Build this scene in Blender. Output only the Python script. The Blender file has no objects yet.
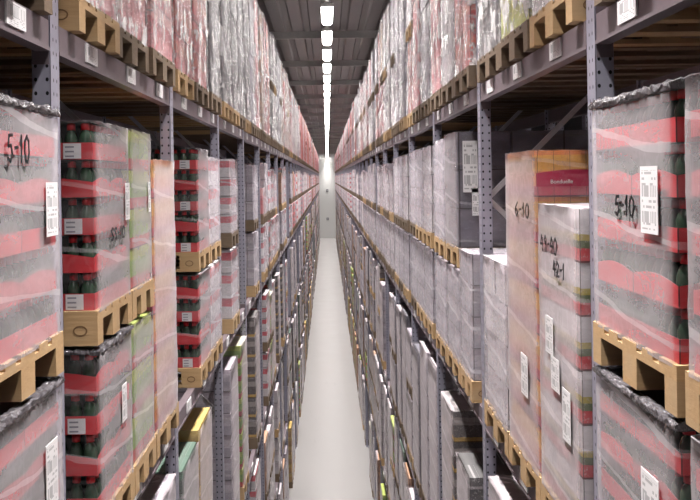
import bpy, math, random
from mathutils import Vector, noise

rnd = random.Random(11)
COL = bpy.context.scene.collection
F = 989.0            # focal length in pixels of a 700 px wide frame
VPX, VPY = 327.0, 178.0
CAM_Z = 7.75
BAY = 2.75
POST0 = {-1: 3.60, 1: 3.66}     # near edge of the first post in view
PH = 0.144           # pallet height
DEPTH = 1.2          # pallet depth into the rack
CD = 1.172           # depth of the goods on it
END = 128.0
N_BAYS = 44

# ------------------------------------------------------------------ meshes
class MB:
    def __init__(s):
        s.v, s.f, s.uv, s.mi, s.sm = [], [], [], [], []
    def face(s, pts, uvs=None, mi=0, smooth=False):
        b = len(s.v)
        s.v += [tuple(p) for p in pts]
        s.f.append(tuple(range(b, b + len(pts))))
        s.uv.append(uvs or [(0, 0)] * len(pts)); s.mi.append(mi); s.sm.append(smooth)
    def box(s, x0, x1, y0, y1, z0, z1, mi=0, us=1.0, vs=1.0, zb=None, skip=''):
        """axis box; u runs along the side in us units, v is height above zb in vs units"""
        if zb is None: zb = z0
        P = [(x0,y0,z0),(x1,y0,z0),(x1,y1,z0),(x0,y1,z0),(x0,y0,z1),(x1,y0,z1),(x1,y1,z1),(x0,y1,z1)]
        def idx(*q): return [P[i] for i in q]
        a, b = (z0-zb)/vs, (z1-zb)/vs
        lx, ly = (x1-x0)/us, (y1-y0)/us
        vb = len(s.v); s.v += P
        def add(q, uv):
            s.f.append(tuple(vb+i for i in q)); s.uv.append(uv); s.mi.append(mi); s.sm.append(False)
        add((0,1,5,4), [(0,a),(lx,a),(lx,b),(0,b)])
        add((1,2,6,5), [(0,a),(ly,a),(ly,b),(0,b)])
        add((2,3,7,6), [(0,a),(lx,a),(lx,b),(0,b)])
        add((3,0,4,7), [(0,a),(ly,a),(ly,b),(0,b)])
        t = b - 0.04
        add((4,5,6,7), [(0,t),(lx,t),(lx,t),(0,t)])
        if 'b' not in skip: add((3,2,1,0), [(0,a),(lx,a),(lx,a),(0,a)])
    def bar(s, p, q, w, mi=0, t=None):
        """square bar between two points"""
        p, q = Vector(p), Vector(q); d = (q-p).normalized()
        a = d.cross(Vector((0,1,0)))
        if a.length < 1e-3: a = d.cross(Vector((1,0,0)))
        a.normalize(); b = d.cross(a); a *= w/2; b *= (t or w)/2
        R = [p+a+b, p-a+b, p-a-b, p+a-b]; S = [q+a+b, q-a+b, q-a-b, q+a-b]
        L = (q-p).length
        for i in range(4):
            j = (i+1) % 4
            s.face([R[j],R[i],S[i],S[j]], [(0,0),(w,0),(w,L),(0,L)], mi)
        s.face(R, None, mi); s.face(S[::-1], None, mi)
    def lathe(s, prof, n=10, cx=0, cy=0, mis=None):
        b = len(s.v)
        for r, z in prof:
            for i in range(n):
                a = 2*math.pi*i/n
                s.v.append((cx+r*math.cos(a), cy+r*math.sin(a), z))
        for k in range(len(prof)-1):
            for i in range(n):
                j = (i+1) % n
                s.f.append((b+k*n+i, b+k*n+j, b+(k+1)*n+j, b+(k+1)*n+i))
                s.uv.append([(i/n,k/len(prof)),((i+1)/n,k/len(prof)),((i+1)/n,(k+1)/len(prof)),(i/n,(k+1)/len(prof))])
                s.mi.append(mis[k] if mis else 0); s.sm.append(True)
        m = len(prof)-1
        s.f.append(tuple(b+m*n+i for i in range(n))); s.uv.append([(0,0)]*n); s.mi.append(mis[-1] if mis else 0); s.sm.append(False)
    def mesh(s, name, mats):
        me = bpy.data.meshes.new(name)
        me.from_pydata(s.v, [], s.f)
        uvl = me.uv_layers.new(name='UVMap')
        flat = [c for f in s.uv for p in f for c in p]
        uvl.data.foreach_set('uv', flat)
        me.polygons.foreach_set('material_index', s.mi)
        me.polygons.foreach_set('use_smooth', s.sm)
        for m in (mats if isinstance(mats, (list, tuple)) else [mats]): me.materials.append(m)
        me.update()
        return me

def link(name, me, parent=None, loc=(0,0,0)):
    o = bpy.data.objects.new(name, me); COL.objects.link(o)
    o.location = loc
    if parent: o.parent = parent
    return o

def tag(o, label, cat, group=None, kind=None):
    o['label'] = label; o['kind'] = kind or 'thing'
    if cat: o['category'] = cat
    if group: o['group'] = group
    return o

def thing(name, label, cat, loc, group=None):
    return tag(link(name, None, None, loc), label, cat, group)

def struct(name, me, label=None, loc=(0,0,0)):
    o = link(name, me, None, loc); o['kind'] = 'structure'
    if label: o['label'] = label
    return o

# --------------------------------------------------------------- materials
class N:
    """tiny node helper"""
    def __init__(s, name):
        s.m = bpy.data.materials.new(name); s.m.use_nodes = True
        s.t = s.m.node_tree; s.t.nodes.clear()
        s.out = s.t.nodes.new('ShaderNodeOutputMaterial')
    def n(s, typ, **kw):
        nd = s.t.nodes.new('ShaderNode'+typ)
        for k, v in kw.items():
            if k.startswith('i_'):
                nd.inputs[k[2:].replace('_', ' ')].default_value = v
            else: setattr(nd, k, v)
        return nd
    def l(s, a, b): s.t.links.new(a, b)
    def math(s, op, a, b=None, clamp=False):
        nd = s.n('Math', operation=op); nd.use_clamp = clamp
        for i, q in enumerate((a, b)):
            if q is None: continue
            if isinstance(q, (int, float)): nd.inputs[i].default_value = q
            else: s.l(q, nd.inputs[i])
        return nd.outputs[0]
    def mix(s, fac, a, b, blend='MIX'):
        nd = s.n('MixRGB', blend_type=blend)
        for i, q in enumerate((fac, a, b)):
            if isinstance(q, (int, float)): nd.inputs[i].default_value = q
            elif isinstance(q, (tuple, list)): nd.inputs[i].default_value = (*q, 1)
            else: s.l(q, nd.inputs[i])
        return nd.outputs[0]
    def noise(s, vec, scale, detail=2.0, rough=.5, w=None):
        nd = s.n('TexNoise', noise_dimensions='4D' if w is not None else '3D')
        nd.inputs['Scale'].default_value = scale; nd.inputs['Detail'].default_value = detail
        nd.inputs['Roughness'].default_value = rough
        if vec is not None: s.l(vec, nd.inputs['Vector'])
        if w is not None: s.l(w, nd.inputs['W'])
        return nd.outputs['Fac']
    def mapping(s, vec, scale=(1,1,1), rot=(0,0,0)):
        nd = s.n('Mapping'); nd.inputs['Scale'].default_value = scale; nd.inputs['Rotation'].default_value = rot
        s.l(vec, nd.inputs['Vector']); return nd.outputs[0]
    def bsdf(s, col, rough=.5, metal=0.0, spec=.5):
        nd = s.n('BsdfPrincipled')
        if isinstance(col, (tuple, list)): nd.inputs['Base Color'].default_value = (*col, 1)
        else: s.l(col, nd.inputs['Base Color'])
        for k, q in (('Roughness', rough), ('Metallic', metal), ('Specular IOR Level', spec)):
            if isinstance(q, (int, float)): nd.inputs[k].default_value = q
            else: s.l(q, nd.inputs[k])
        return nd
    def bump(s, h, strength, dist=.01):
        nd = s.n('Bump'); nd.inputs['Strength'].default_value = strength; nd.inputs['Distance'].default_value = dist
        s.l(h, nd.inputs['Height']); return nd.outputs[0]
    def done(s, shader):
        s.l(shader.outputs[0] if hasattr(shader, 'outputs') else shader, s.out.inputs['Surface']); return s.m

def mat_simple(name, col, rough=.5, metal=0.0, var=.15, scale=8.0, spec=.5):
    k = N(name); tc = k.n('TexCoord'); ri = k.n('ObjectInfo')
    w = k.math('MULTIPLY', ri.outputs['Random'], 40)
    f = k.noise(tc.outputs['Object'], scale, 4, .6, w)
    dark = tuple(c*(1-var) for c in col); light = tuple(min(1, c*(1+var)) for c in col)
    return k.done(k.bsdf(k.mix(f, dark, light), rough, metal, spec))

def mat_wood(name, a, b, c):
    k = N(name); tc = k.n('TexCoord'); ri = k.n('ObjectInfo')
    w = k.math('MULTIPLY', ri.outputs['Random'], 90)
    grain = k.noise(k.mapping(tc.outputs['Object'], (3, 14, 40)), 2.0, 5, .6, w)
    big = k.noise(tc.outputs['Object'], 4.0, 2, .5, w)
    col = k.mix(grain, a, b)
    col = k.mix(k.math('MULTIPLY', k.math('SUBTRACT', big, .45, True), 2.2, True), col, c)
    s = k.bsdf(col, .75); k.l(k.bump(grain, .4, .004), s.inputs['Normal'])
    return k.done(s)

def mat_steel(name, col, metal, rough, holes):
    """galvanised or painted steel; holes: two columns of slots in the post, as its UV gives them in metres"""
    k = N(name); tc = k.n('TexCoord')
    f = k.noise(tc.outputs['Object'], 14, 4, .6)
    c = k.mix(f, tuple(q*.8 for q in col), tuple(min(1, q*1.15) for q in col))
    if holes:
        uv = k.n('SeparateXYZ'); k.l(tc.outputs['UV'], uv.inputs[0])
        ux = k.math('ABSOLUTE', uv.outputs['X']); dx = k.math('SUBTRACT', ux, .021)
        sy = k.math('MULTIPLY', k.math('SUBTRACT', k.math('FRACT', k.math('DIVIDE', uv.outputs['Y'], .05)), .5), .05)
        d = k.math('SQRT', k.math('ADD', k.math('MULTIPLY', dx, dx), k.math('MULTIPLY', k.math('MULTIPLY', sy, sy), .6)))
        c = k.mix(k.math('LESS_THAN', d, .0058), c, (.006, .006, .008))
    return k.done(k.bsdf(c, rough, metal))

def mat_print(name, stops, seam=(.05,.04,.04), seam_w=.03, wob=.06, spk=None, spk_amt=.35, rough=.5, var=.25):
    """printed packaging: colour bands up each layer (fract of V), seams between packs (fract of U)"""
    k = N(name); tc = k.n('TexCoord'); ri = k.n('ObjectInfo')
    w = k.math('MULTIPLY', ri.outputs['Random'], 60)
    uv = k.n('SeparateXYZ'); k.l(tc.outputs['UV'], uv.inputs[0])
    wv = k.noise(k.mapping(tc.outputs['UV'], (1.6, .6, 1)), 1.5, 2, .5, w)
    v = k.math('FRACT', k.math('ADD', uv.outputs['Y'], k.math('MULTIPLY', k.math('SUBTRACT', wv, .5), wob)))
    ramp = k.n('ValToRGB'); cr = ramp.color_ramp; cr.interpolation = 'CONSTANT'
    while len(cr.elements) < len(stops): cr.elements.new(.5)
    for e, (p, c) in zip(cr.elements, stops):
        e.position = p; e.color = (*c, 1)
    k.l(v, ramp.inputs[0]); col = ramp.outputs[0]
    fine = k.noise(k.mapping(tc.outputs['UV'], (9, 14, 1)), 1.0, 3, .7, w)
    if spk:
        col = k.mix(k.math('MULTIPLY', k.math('GREATER_THAN', fine, .58), spk_amt), col, spk)
    tone = k.noise(k.mapping(tc.outputs['UV'], (2, 3, 1)), 1.0, 2, .5, w)
    col = k.mix(k.math('MULTIPLY', tone, var), col, (.8, .76, .77), 'MIX')
    fu = k.math('FRACT', uv.outputs['X'])
    e = k.math('ADD', k.math('LESS_THAN', fu, seam_w), k.math('LESS_THAN', k.math('FRACT', uv.outputs['Y']), .035), True)
    col = k.mix(k.math('MULTIPLY', e, .8), col, seam)
    return k.done(k.bsdf(col, rough))

def mat_film(name, base, edge, tint, bump, rough, streak=.25, vein=.1, vscale=1.0, patch=0.0, turns=.18):
    """stretch film: clear face-on, milky at a grazing view; wrinkles and gathered white folds run diagonally round the load"""
    k = N(name); tc = k.n('TexCoord'); ri = k.n('ObjectInfo')
    w = k.math('MULTIPLY', ri.outputs['Random'], 70)
    s1 = k.noise(k.mapping(tc.outputs['UV'], (1.2, 7, 1), (0, 0, .35)), 1.2, 3, .5, w)
    s2 = k.noise(k.mapping(tc.outputs['UV'], (3.0*vscale, 9*vscale, 1), (0, 0, -.7)), 1.6, 4, .6, w)
    s3 = k.noise(k.mapping(tc.outputs['UV'], (9*vscale, 4*vscale, 1), (0, 0, -.25)), 1.6, 3, .6, w)
    h = k.math('ADD', s1, k.math('MULTIPLY', s2, .6))
    lw = k.n('LayerWeight'); lw.inputs['Blend'].default_value = .5
    fac = k.math('ADD', base, k.math('MULTIPLY', k.math('POWER', lw.outputs['Facing'], 1.6), edge))
    fac = k.math('ADD', fac, k.math('MULTIPLY', k.math('SUBTRACT', s1, .5), streak), True)
    ridge = k.math('LESS_THAN', k.math('ABSOLUTE', k.math('SUBTRACT', s2, .5)), .022)      # thin gathered folds
    ridge2 = k.math('LESS_THAN', k.math('ABSOLUTE', k.math('SUBTRACT', s3, .52)), .020)
    fac = k.math('ADD', fac, k.math('MULTIPLY', k.math('ADD', ridge, ridge2, True), vein), True)
    uvx = k.n('SeparateXYZ'); k.l(tc.outputs['UV'], uvx.inputs[0])
    turn = k.math('FRACT', k.math('MULTIPLY', k.math('ADD', k.math('ADD', uvx.outputs['Y'], k.math('MULTIPLY', uvx.outputs['X'], .09)), k.math('MULTIPLY', s1, .10)), 3.6))
    fac = k.math('ADD', fac, k.math('MULTIPLY', k.math('LESS_THAN', turn, .07), turns), True)      # edge of each turn of film
    if patch:       # bunched, doubled-up film
        s4 = k.noise(k.mapping(tc.outputs['UV'], (5, 3.2, 1), (0, 0, -.6)), 1.8, 4, .62, w)
        mr = k.n('MapRange'); k.l(s4, mr.inputs[0])
        for i_, q_ in ((1, .515), (2, .565), (3, 0), (4, patch)): mr.inputs[i_].default_value = q_
        fac = k.math('ADD', fac, mr.outputs[0], True); h = k.math('ADD', h, k.math('MULTIPLY', s4, .8))
    tr = k.n('BsdfTransparent'); tr.inputs[0].default_value = (.97, .96, .97, 1)
    pb = k.bsdf(tint, rough, 0, .6)
    k.l(k.bump(h, bump, .02), pb.inputs['Normal'])
    mx = k.n('MixShader'); k.l(fac, mx.inputs[0]); k.l(tr.outputs[0], mx.inputs[1]); k.l(pb.outputs[0], mx.inputs[2])
    return k.done(mx)

def mat_barcode(name, horiz):
    """white paper label with printed bars and lines of small print"""
    k = N(name); tc = k.n('TexCoord')
    uv = k.n('SeparateXYZ'); k.l(tc.outputs['UV'], uv.inputs[0])
    a, b = (uv.outputs['X'], uv.outputs['Y'])
    wn = k.n('TexWhiteNoise', noise_dimensions='1D')
    k.l(k.math('FLOOR', k.math('MULTIPLY', a, 34 if horiz else 22)), wn.inputs['W'])
    bars = k.math('GREATER_THAN', wn.outputs['Value'], .5)
    inb = k.math('MULTIPLY', k.math('GREATER_THAN', k.math('FRACT', k.math('MULTIPLY', b, 1.0 if horiz else 2.6)), .42),
                 k.math('LESS_THAN', k.math('FRACT', k.math('MULTIPLY', b, 1.0 if horiz else 2.6)), .86))
    wl = k.n('TexWhiteNoise', noise_dimensions='2D')
    cx = k.n('CombineXYZ'); k.l(k.math('FLOOR', k.math('MULTIPLY', a, 12)), cx.inputs[0]); k.l(k.math('FLOOR', k.math('MULTIPLY', b, 24)), cx.inputs[1])
    k.l(cx.outputs[0], wl.inputs['Vector'])
    txt = k.math('MULTIPLY', k.math('GREATER_THAN', wl.outputs['Value'], .5), k.math('GREATER_THAN', k.math('FRACT', k.math('MULTIPLY', b, 12)), .55))
    m = k.math('ADD', k.math('MULTIPLY', bars, inb), k.math('MULTIPLY', txt, k.math('SUBTRACT', 1, inb)), True)
    inside = k.math('MULTIPLY', k.math('LESS_THAN', k.math('ABSOLUTE', k.math('SUBTRACT', a, .5)), .41),
                    k.math('LESS_THAN', k.math('ABSOLUTE', k.math('SUBTRACT', b, .5)), .44))
    c = k.mix(k.math('MULTIPLY', k.math('MULTIPLY', m, inside), .5), (.8, .78, .79), (.05, .05, .06))
    return k.done(k.bsdf(c, .45))

def mat_emit(name, col, strength):
    k = N(name); e = k.n('Emission'); e.inputs[0].default_value = (*col, 1); e.inputs[1].default_value = strength
    return k.done(e)

M = {}
M['wood'] = mat_wood('pallet_wood', (.34, .20, .09), (.56, .37, .19), (.42, .30, .18))
M['wood_grey_shade'] = mat_wood('weathered_shade_pallet_wood', (.085, .055, .035), (.24, .165, .105), (.16, .12, .085))  # weathered wood; shade under the upper pallets is put into its dark tone
M['post'] = mat_steel('galvanised_post', (.38, .37, .455), .4, .40, True)
M['galv'] = mat_steel('galvanised_steel', (.60, .59, .63), .5, .4, False)
M['galv_dull'] = mat_steel('dull_galvanised_steel', (.33, .32, .37), .4, .45, False)
M['beam'] = mat_steel('mauve_painted_steel', (.175, .138, .155), .15, .45, False)
M['red_plastic'] = mat_simple('red_plastic', (.75, .03, .04), .3)
M['bottle'] = mat_simple('dark_green_glass', (.030, .055, .035), .15, 0, .4)
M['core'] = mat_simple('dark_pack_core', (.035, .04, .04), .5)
M['tray_red'] = mat_print('red_tray_card', [(0, (.62, .016, .028))], seam_w=.012, wob=.0, spk=(.75, .5, .5), spk_amt=.03, var=.1)
M['ink'] = mat_simple('black_marker_ink', (.008, .008, .01), .5)
M['white_ink'] = mat_simple('white_print', (.8, .78, .76), .5)
M['paper'] = mat_barcode('printed_paper_label', False)
M['paper_wide'] = mat_barcode('barcode_shelf_label', True)
def mat_lines():
    k = N('printed_tray_label'); tc = k.n('TexCoord'); uv = k.n('SeparateXYZ'); k.l(tc.outputs['UV'], uv.inputs[0])
    fr = k.math('FRACT', k.math('MULTIPLY', uv.outputs['Y'], 3.3))
    m = k.math('MULTIPLY', k.math('MULTIPLY', k.math('GREATER_THAN', fr, .35), k.math('LESS_THAN', fr, .7)),
               k.math('MULTIPLY', k.math('GREATER_THAN', uv.outputs['X'], .1), k.math('LESS_THAN', uv.outputs['X'], .6)))
    return k.done(k.bsdf(k.mix(k.math('MULTIPLY', m, .8), (.82, .80, .82), (.16, .14, .2)), .45))
M['lines'] = mat_lines()
M['red_print'] = mat_simple('crimson_print', (.42, .015, .06), .45)
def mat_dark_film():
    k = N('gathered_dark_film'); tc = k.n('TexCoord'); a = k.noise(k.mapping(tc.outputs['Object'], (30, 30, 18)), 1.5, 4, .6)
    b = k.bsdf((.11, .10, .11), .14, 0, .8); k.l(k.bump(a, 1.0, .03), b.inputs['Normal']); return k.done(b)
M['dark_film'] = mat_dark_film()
M['stamp'] = mat_simple('burnt_stamp', (.17, .09, .04), .8)
M['lamp'] = mat_emit('fluorescent_tube_light', (1, .96, .93), 25.0)
M['white_metal'] = mat_simple('white_lacquered_metal', (.7, .69, .68), .4)
M['dark_metal'] = mat_simple('dark_metal', (.05, .05, .05), .5)

W_ = (.74, .70, .72)
STY = {
 'cola':   dict(lh=.163, us=.066, st=[(0,(.50,.012,.022)),(.44,(.05,.065,.055)),(.86,(.30,.05,.05))], spk=(.5,.5,.48), d='red drink trays'),
 'juice':  dict(lh=.20, us=.07, st=[(0,(.48,.02,.03)),(.30,(.18,.34,.03)),(.72,(.38,.46,.05))], spk=(.55,.55,.3), d='green and red drink trays'),
 'orange': dict(lh=.21, us=.075, st=[(0,(.50,.02,.06)),(.24,(.72,.20,.02)),(.55,(.78,.36,.02)),(.9,(.72,.20,.02))], spk=(.35,.08,.02), d='orange and yellow cartons'),
 'whitered': dict(lh=.20, us=.12, st=[(0,(.62,.02,.03)),(.26,(.10,.14,.04)),(.40,(.50,.40,.06)),(.52,W_)], spk=(.75,.7,.7), d='white and red packs'),
 'redband': dict(lh=.21, us=.20, st=[(0,W_),(.55,(.62,.03,.06)),(.9,W_)], spk=(.7,.6,.6), d='white packs with red bands'),
 'white':  dict(lh=.25, us=.30, st=[(0,(.70,.65,.67)),(.6,(.58,.50,.54))], spk=(.36,.30,.34), d='white cartons'),
 'grey':   dict(lh=.23, us=.27, st=[(0,(.36,.33,.39)),(.45,(.52,.47,.53)),(.8,(.40,.34,.40))], spk=(.16,.14,.19), d='lavender grey cartons'),
 'dark':   dict(lh=.33, us=.40, st=[(0,(.10,.095,.13))], spk=(.2,.19,.25), d='dark blue grey cartons'),
 'pink':   dict(lh=.27, us=.27, st=[(0,(.64,.14,.16)),(.35,(.52,.05,.07)),(.7,(.70,.30,.30))], spk=(.75,.55,.55), d='pink and red packs'),
 'red':    dict(lh=.24, us=.24, st=[(0,(.50,.02,.02)),(.5,(.58,.10,.05)),(.8,(.50,.02,.02))], spk=(.8,.7,.65), d='bright red packs'),
 'black':  dict(lh=.26, us=.2, st=[(0,(.02,.02,.025)),(.65,(.14,.12,.13)),(.75,(.02,.02,.02))], spk=(.75,.72,.72), d='black and white packs'),
 'lime':   dict(lh=.25, us=.2, st=[(0,(.48,.52,.02)),(.7,(.62,.62,.10))], spk=(.8,.8,.6), d='yellow green packs'),
 'brown':  dict(lh=.24, us=.3, st=[(0,(.36,.15,.06)),(.75,(.46,.22,.10))], spk=(.5,.35,.25), d='brown cartons'),
 'yellow': dict(lh=.24, us=.2, st=[(0,(.42,.22,.02)),(.6,(.55,.36,.04))], spk=(.25,.10,.02), d='yellow packs'),
 'shelf':  dict(lh=.27, us=.09, st=[(0,(.62,.36,.03)),(.16,(.05,.035,.03)),(.55,(.34,.30,.28)),(.8,(.06,.05,.05))], spk=(.6,.55,.5), d='bottles on yellow trays'),
 'can':    dict(lh=.15, us=.07, st=[(0,(.02,.07,.045)),(.6,(.06,.16,.10)),(.86,(.03,.10,.06))], spk=(.5,.5,.45), d='dark green cans'),
}
for n, q in STY.items():
    M['print_'+n] = mat_print('print_'+q['d'].replace(' ', '_'), q['st'], spk=q['spk'])
M['film'] = mat_film('clear_stretch_film', .02, .60, (.75, .70, .73), .22, .25, .40, .03, .6)
M['film_heavy'] = mat_film('doubled_stretch_film', .03, .72, (.75, .67, .70), .22, .25, .40, .06, .6)
M['film_milky'] = mat_film('milky_stretch_film', .12, .46, (.74, .69, .74), .3, .22, .3, .10, .7, 0, .3)
M['film_crinkle'] = mat_film('crinkled_stretch_film', .02, .08, (.88, .85, .86), .8, .10, .25, .20, 1.2, .62, .1)
FILM_OF = {'white': 'film_milky', 'grey': 'film_milky', 'redband': 'film_milky', 'whitered': 'film_heavy', 'orange': 'film_heavy'}

# ------------------------------------------------------------ shared pieces
cache = {}
def cached(key, fn):
    if key not in cache: cache[key] = fn()
    return cache[key]

def pallet_meshes(W, wood):
    """euro pallet: deck boards run into the rack, origin at the base centre; deck > blocks and skids"""
    def deck():
        m = MB(); L = DEPTH
        for i, w in enumerate((.145, .10, .145, .10, .145)):
            y = -W/2 + w/2 + (W-.145)*i/4 - (0 if i in (0,) else 0)
            y = (-W/2+.0725) + (W-.145)*i/4
            m.box(-L/2, L/2, y-w/2, y+w/2, PH-.022, PH)
        for x in (-L/2+.0725, 0, L/2-.0725):
            m.box(x-.0725, x+.0725, -W/2, W/2, PH-.044, PH-.0221)
        return m.mesh('pallet', wood)
    def block(w):
        m = MB(); m.box(-.0725, .0725, -w/2, w/2, .022, PH-.0441); return m.mesh('block', wood)
    def skid(w):
        m = MB(); m.box(-DEPTH/2, DEPTH/2, -w/2, w/2, 0, .0219); return m.mesh('skid', wood)
    def whole():
        m = MB(); L = DEPTH
        m.box(-L/2, L/2, -W/2, W/2, PH-.04, PH)
        for y, w in ((-W/2+.05,.1), (0,.145), (W/2-.05,.1)):
            m.box(-L/2, L/2, y-w/2, y+w/2, 0, .0219)
            for x in (-L/2+.0725, 0, L/2-.0725): m.box(x-.0725, x+.0725, y-w/2, y+w/2, .022, PH-.0401)
        return m.mesh('pallet', wood)
    nm = wood.name
    return dict(deck=lambda: cached(('deck',W,nm), deck), block=lambda w: cached(('blk',w,nm), lambda: block(w)),
                skid=lambda w: cached(('skid',w,nm), lambda: skid(w)), whole=lambda: cached(('whole',W,nm), whole))

def add_pallet(root, W, wood, detail):
    P = pallet_meshes(W, wood)
    if not detail:
        return link('pallet', P['whole'](), root)
    p = link('pallet', P['deck'](), root)
    for y, w in ((-W/2+.05,.1), (0,.145), (W/2-.05,.1)):
        link('skid', P['skid'](w), p, (0, y, 0))
        for x in (-DEPTH/2+.0725, 0, DEPTH/2-.0725):
            link('block', P['block'](w), p, (x, y, 0))
    def ring():
        m = MB(); n = 20
        for rx, rz in ((.030,.022),):
            for i in range(n):
                a, b = 2*math.pi*i/n, 2*math.pi*(i+1)/n
                P = [(rx*math.cos(a)*f,t,rz*math.sin(a)*f) for t in (0,) for f in (1,)]
                A = [(rx*math.cos(a),0,rz*math.sin(a)),(rx*math.cos(b),0,rz*math.sin(b)),(rx*.8*math.cos(b),0,rz*.75*math.sin(b)),(rx*.8*math.cos(a),0,rz*.75*math.sin(a))]
                m.face(A); m.face([(p[0],.001,p[2]) for p in A][::-1])
        return m.mesh('oval_stamp', M['stamp'])
    for x in (-DEPTH/2+.0725, DEPTH/2-.0725):
        link('oval_stamp', cached('stamp', ring), p, (x, -W/2-.0013, .062))
    return p

def film_mesh(W, h, mat, amp, seed, dense, crumple, open_top=False):
    """stretch film skin round a load of W x CD x h, standing on z = 0"""
    off = .014; L = CD/2 + off; w = W/2 + off; r = .025
    per = []
    step = .06 if dense else .15
    def edge(a, b):
        n = max(2, int((Vector(b)-Vector(a)).length/step)); return [Vector(a).lerp(Vector(b), i/n) for i in range(n)]
    for (cx, cy, a0) in ((L-r, w-r, 0), (-L+r, w-r, 90), (-L+r, -w+r, 180), (L-r, -w+r, 270)):
        pts = [Vector((cx+r*math.cos(math.radians(a0+t)), cy+r*math.sin(math.radians(a0+t)))) for t in (0, 45, 90)]
        per += pts
    full = []
    for i, p in enumerate(per):
        q = per[(i+1) % len(per)]
        full += edge(p, q) if (q-p).length > .1 else [p]
    n = len(full); rows = max(4, int(h/(.06 if dense else .16)))
    m = MB(); us = []; u = 0
    for i in range(n+1):
        us.append(u); u += (full[(i+1) % n]-full[i % n]).length
    def disp(p, z, k=1.0):
        q = noise.noise(Vector((p.x*5+seed*7.1, p.y*5, z*9+(p.x+p.y)*4)))*amp*k
        d = Vector((p.x, p.y)); d.normalize(); return Vector((p.x+d.x*q, p.y+d.y*q))
    rings = []
    zt = h + .012
    for j in range(rows+1):
        z = zt*j/rows
        rings.append([(disp(p, z), z) for p in full])
    if crumple:
        rings.append([(disp(p*1.004, zt+9, 1.5), zt + crumple*abs(noise.noise(Vector((p.x*22+seed, p.y*22, 3))))) for p in full])
    if not open_top: rings.append([(p*.93, zt - .004 + (crumple or .004)*.5*noise.noise(Vector((p.x*15, p.y*15, seed)))) for p in full])
    if not open_top: rings.append([(p*.6, zt + (crumple or .004)*.4*noise.noise(Vector((p.x*12, p.y*12, seed+4)))) for p in full])
    b = 0
    for ring in rings:
        m.v += [(p.x, p.y, z) for p, z in ring]
    for j in range(len(rings)-1):
        for i in range(n):
            i2 = (i+1) % n
            m.f.append((j*n+i, j*n+i2, (j+1)*n+i2, (j+1)*n+i))
            v0, v1 = j*h/rows, (j+1)*h/rows
            m.uv.append([(us[i],v0),(us[i+1],v0),(us[i+1],v1),(us[i],v1)]); m.mi.append(0); m.sm.append(True)
    j = len(rings)-1
    if not open_top:
      m.f.append(tuple(j*n+i for i in range(n))); m.uv.append([(p.x, h+.5+p.y) for p in full]); m.mi.append(0); m.sm.append(True)
    return m.mesh('stretch_wrap', mat)

STROKES = {
 '0': [[(.5,1),(.15,.8),(.05,.45),(.25,.05),(.6,0),(.9,.35),(.85,.8),(.5,1)]],
 '1': [[(.2,.65),(.6,1),(.5,0)]],
 '2': [[(.1,.8),(.4,1),(.8,.8),(.6,.45),(.1,0),(.9,.05)]],
 '4': [[(.5,1),(.05,.4),(.9,.45)],[(.75,.85),(.65,0)]],
 '5': [[(.85,.98),(.3,.95),(.15,.55),(.6,.6),(.8,.3),(.5,0),(.05,.1)]],
 '6': [[(.75,1),(.25,.65),(.1,.25),(.45,0),(.8,.25),(.55,.5),(.15,.35)]],
 '9': [[(.8,.75),(.5,1),(.15,.75),(.45,.5),(.8,.7),(.65,0)]],
 '-': [[(.15,.5),(.85,.55)]],
 'S': [[(.9,.9),(.5,1),(.15,.8),(.5,.5),(.8,.25),(.4,0),(.05,.15)]],
}
def writing_mesh(text, hgt, wf=1.0):
    """felt-pen strokes in the local (u, z) plane, u to the reader's right; returned flat, a millimetre or two thick"""
    out = []; x = 0.0
    for ch in text:
        wd = (.62*hgt if ch not in '-1' else .42*hgt)*wf
        for st in STROKES[ch]:
            out.append([(x+a*wd, b*hgt) for a, b in st])
        x += wd + .12*hgt*wf
    return out, x

def face_uv(side):
    """unit vectors (normal to the aisle, reading direction) of an aisle face"""
    return Vector((-side, 0, 0)), Vector((0, -side, 0))

def add_writing(root, side, text, hgt, y, z, wf=1.0, mat=None, wid=.010, xoff=.0225, front=None):
    mat = mat or M['ink']
    nrm, rd = face_uv(side); base = Vector((-side*(CD/2+xoff), y, z))
    if front is not None:
        nrm, rd = Vector((0,-1,0)), Vector((1,0,0)); base = Vector((front[0], front[1], z))
    m = MB(); st, total = writing_mesh(text, hgt, wf)
    def pt(u, v, t): return base + rd*(u-total/2) + Vector((0,0,v)) + nrm*t
    for line in st:
        for (a, b) in zip(line[:-1], line[1:]):
            d = Vector((b[0]-a[0], b[1]-a[1])); L = d.length or 1e-6; d /= L; nn = Vector((-d.y, d.x))*wid/2; e = d*wid*.3
            A = [(a[0]-e.x+nn.x, a[1]-e.y+nn.y), (a[0]-e.x-nn.x, a[1]-e.y-nn.y), (b[0]+e.x-nn.x, b[1]+e.y-nn.y), (b[0]+e.x+nn.x, b[1]+e.y+nn.y)]
            m.face([pt(*q, .002) for q in A])
            for i in range(4):
                j = (i+1) % 4; m.face([pt(*A[i], 0), pt(*A[j], 0), pt(*A[j], .002), pt(*A[i], .002)])
    return link('handwriting', m.mesh('handwriting', mat), root)

def add_sheet(root, side, w, h, y, z, name='paper_label', mat='paper', xoff=.0215):
    """paper label stuck on the aisle face, centre at (y, z)"""
    nrm, rd = face_uv(side); c = Vector((-side*(CD/2+xoff), y, z)); m = MB(); u = rd*w/2; v = Vector((0,0,h/2))
    A = [c-u-v, c+u-v, c+u+v, c-u+v]; B = [p+nrm*.002 for p in A]
    m.face(B, [(0,0),(1,0),(1,1),(0,1)])
    for i in range(4):
        j = (i+1) % 4; m.face([A[i], A[j], B[j], B[i]])
    return link(name, m.mesh(name, M[mat]), root)

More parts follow.
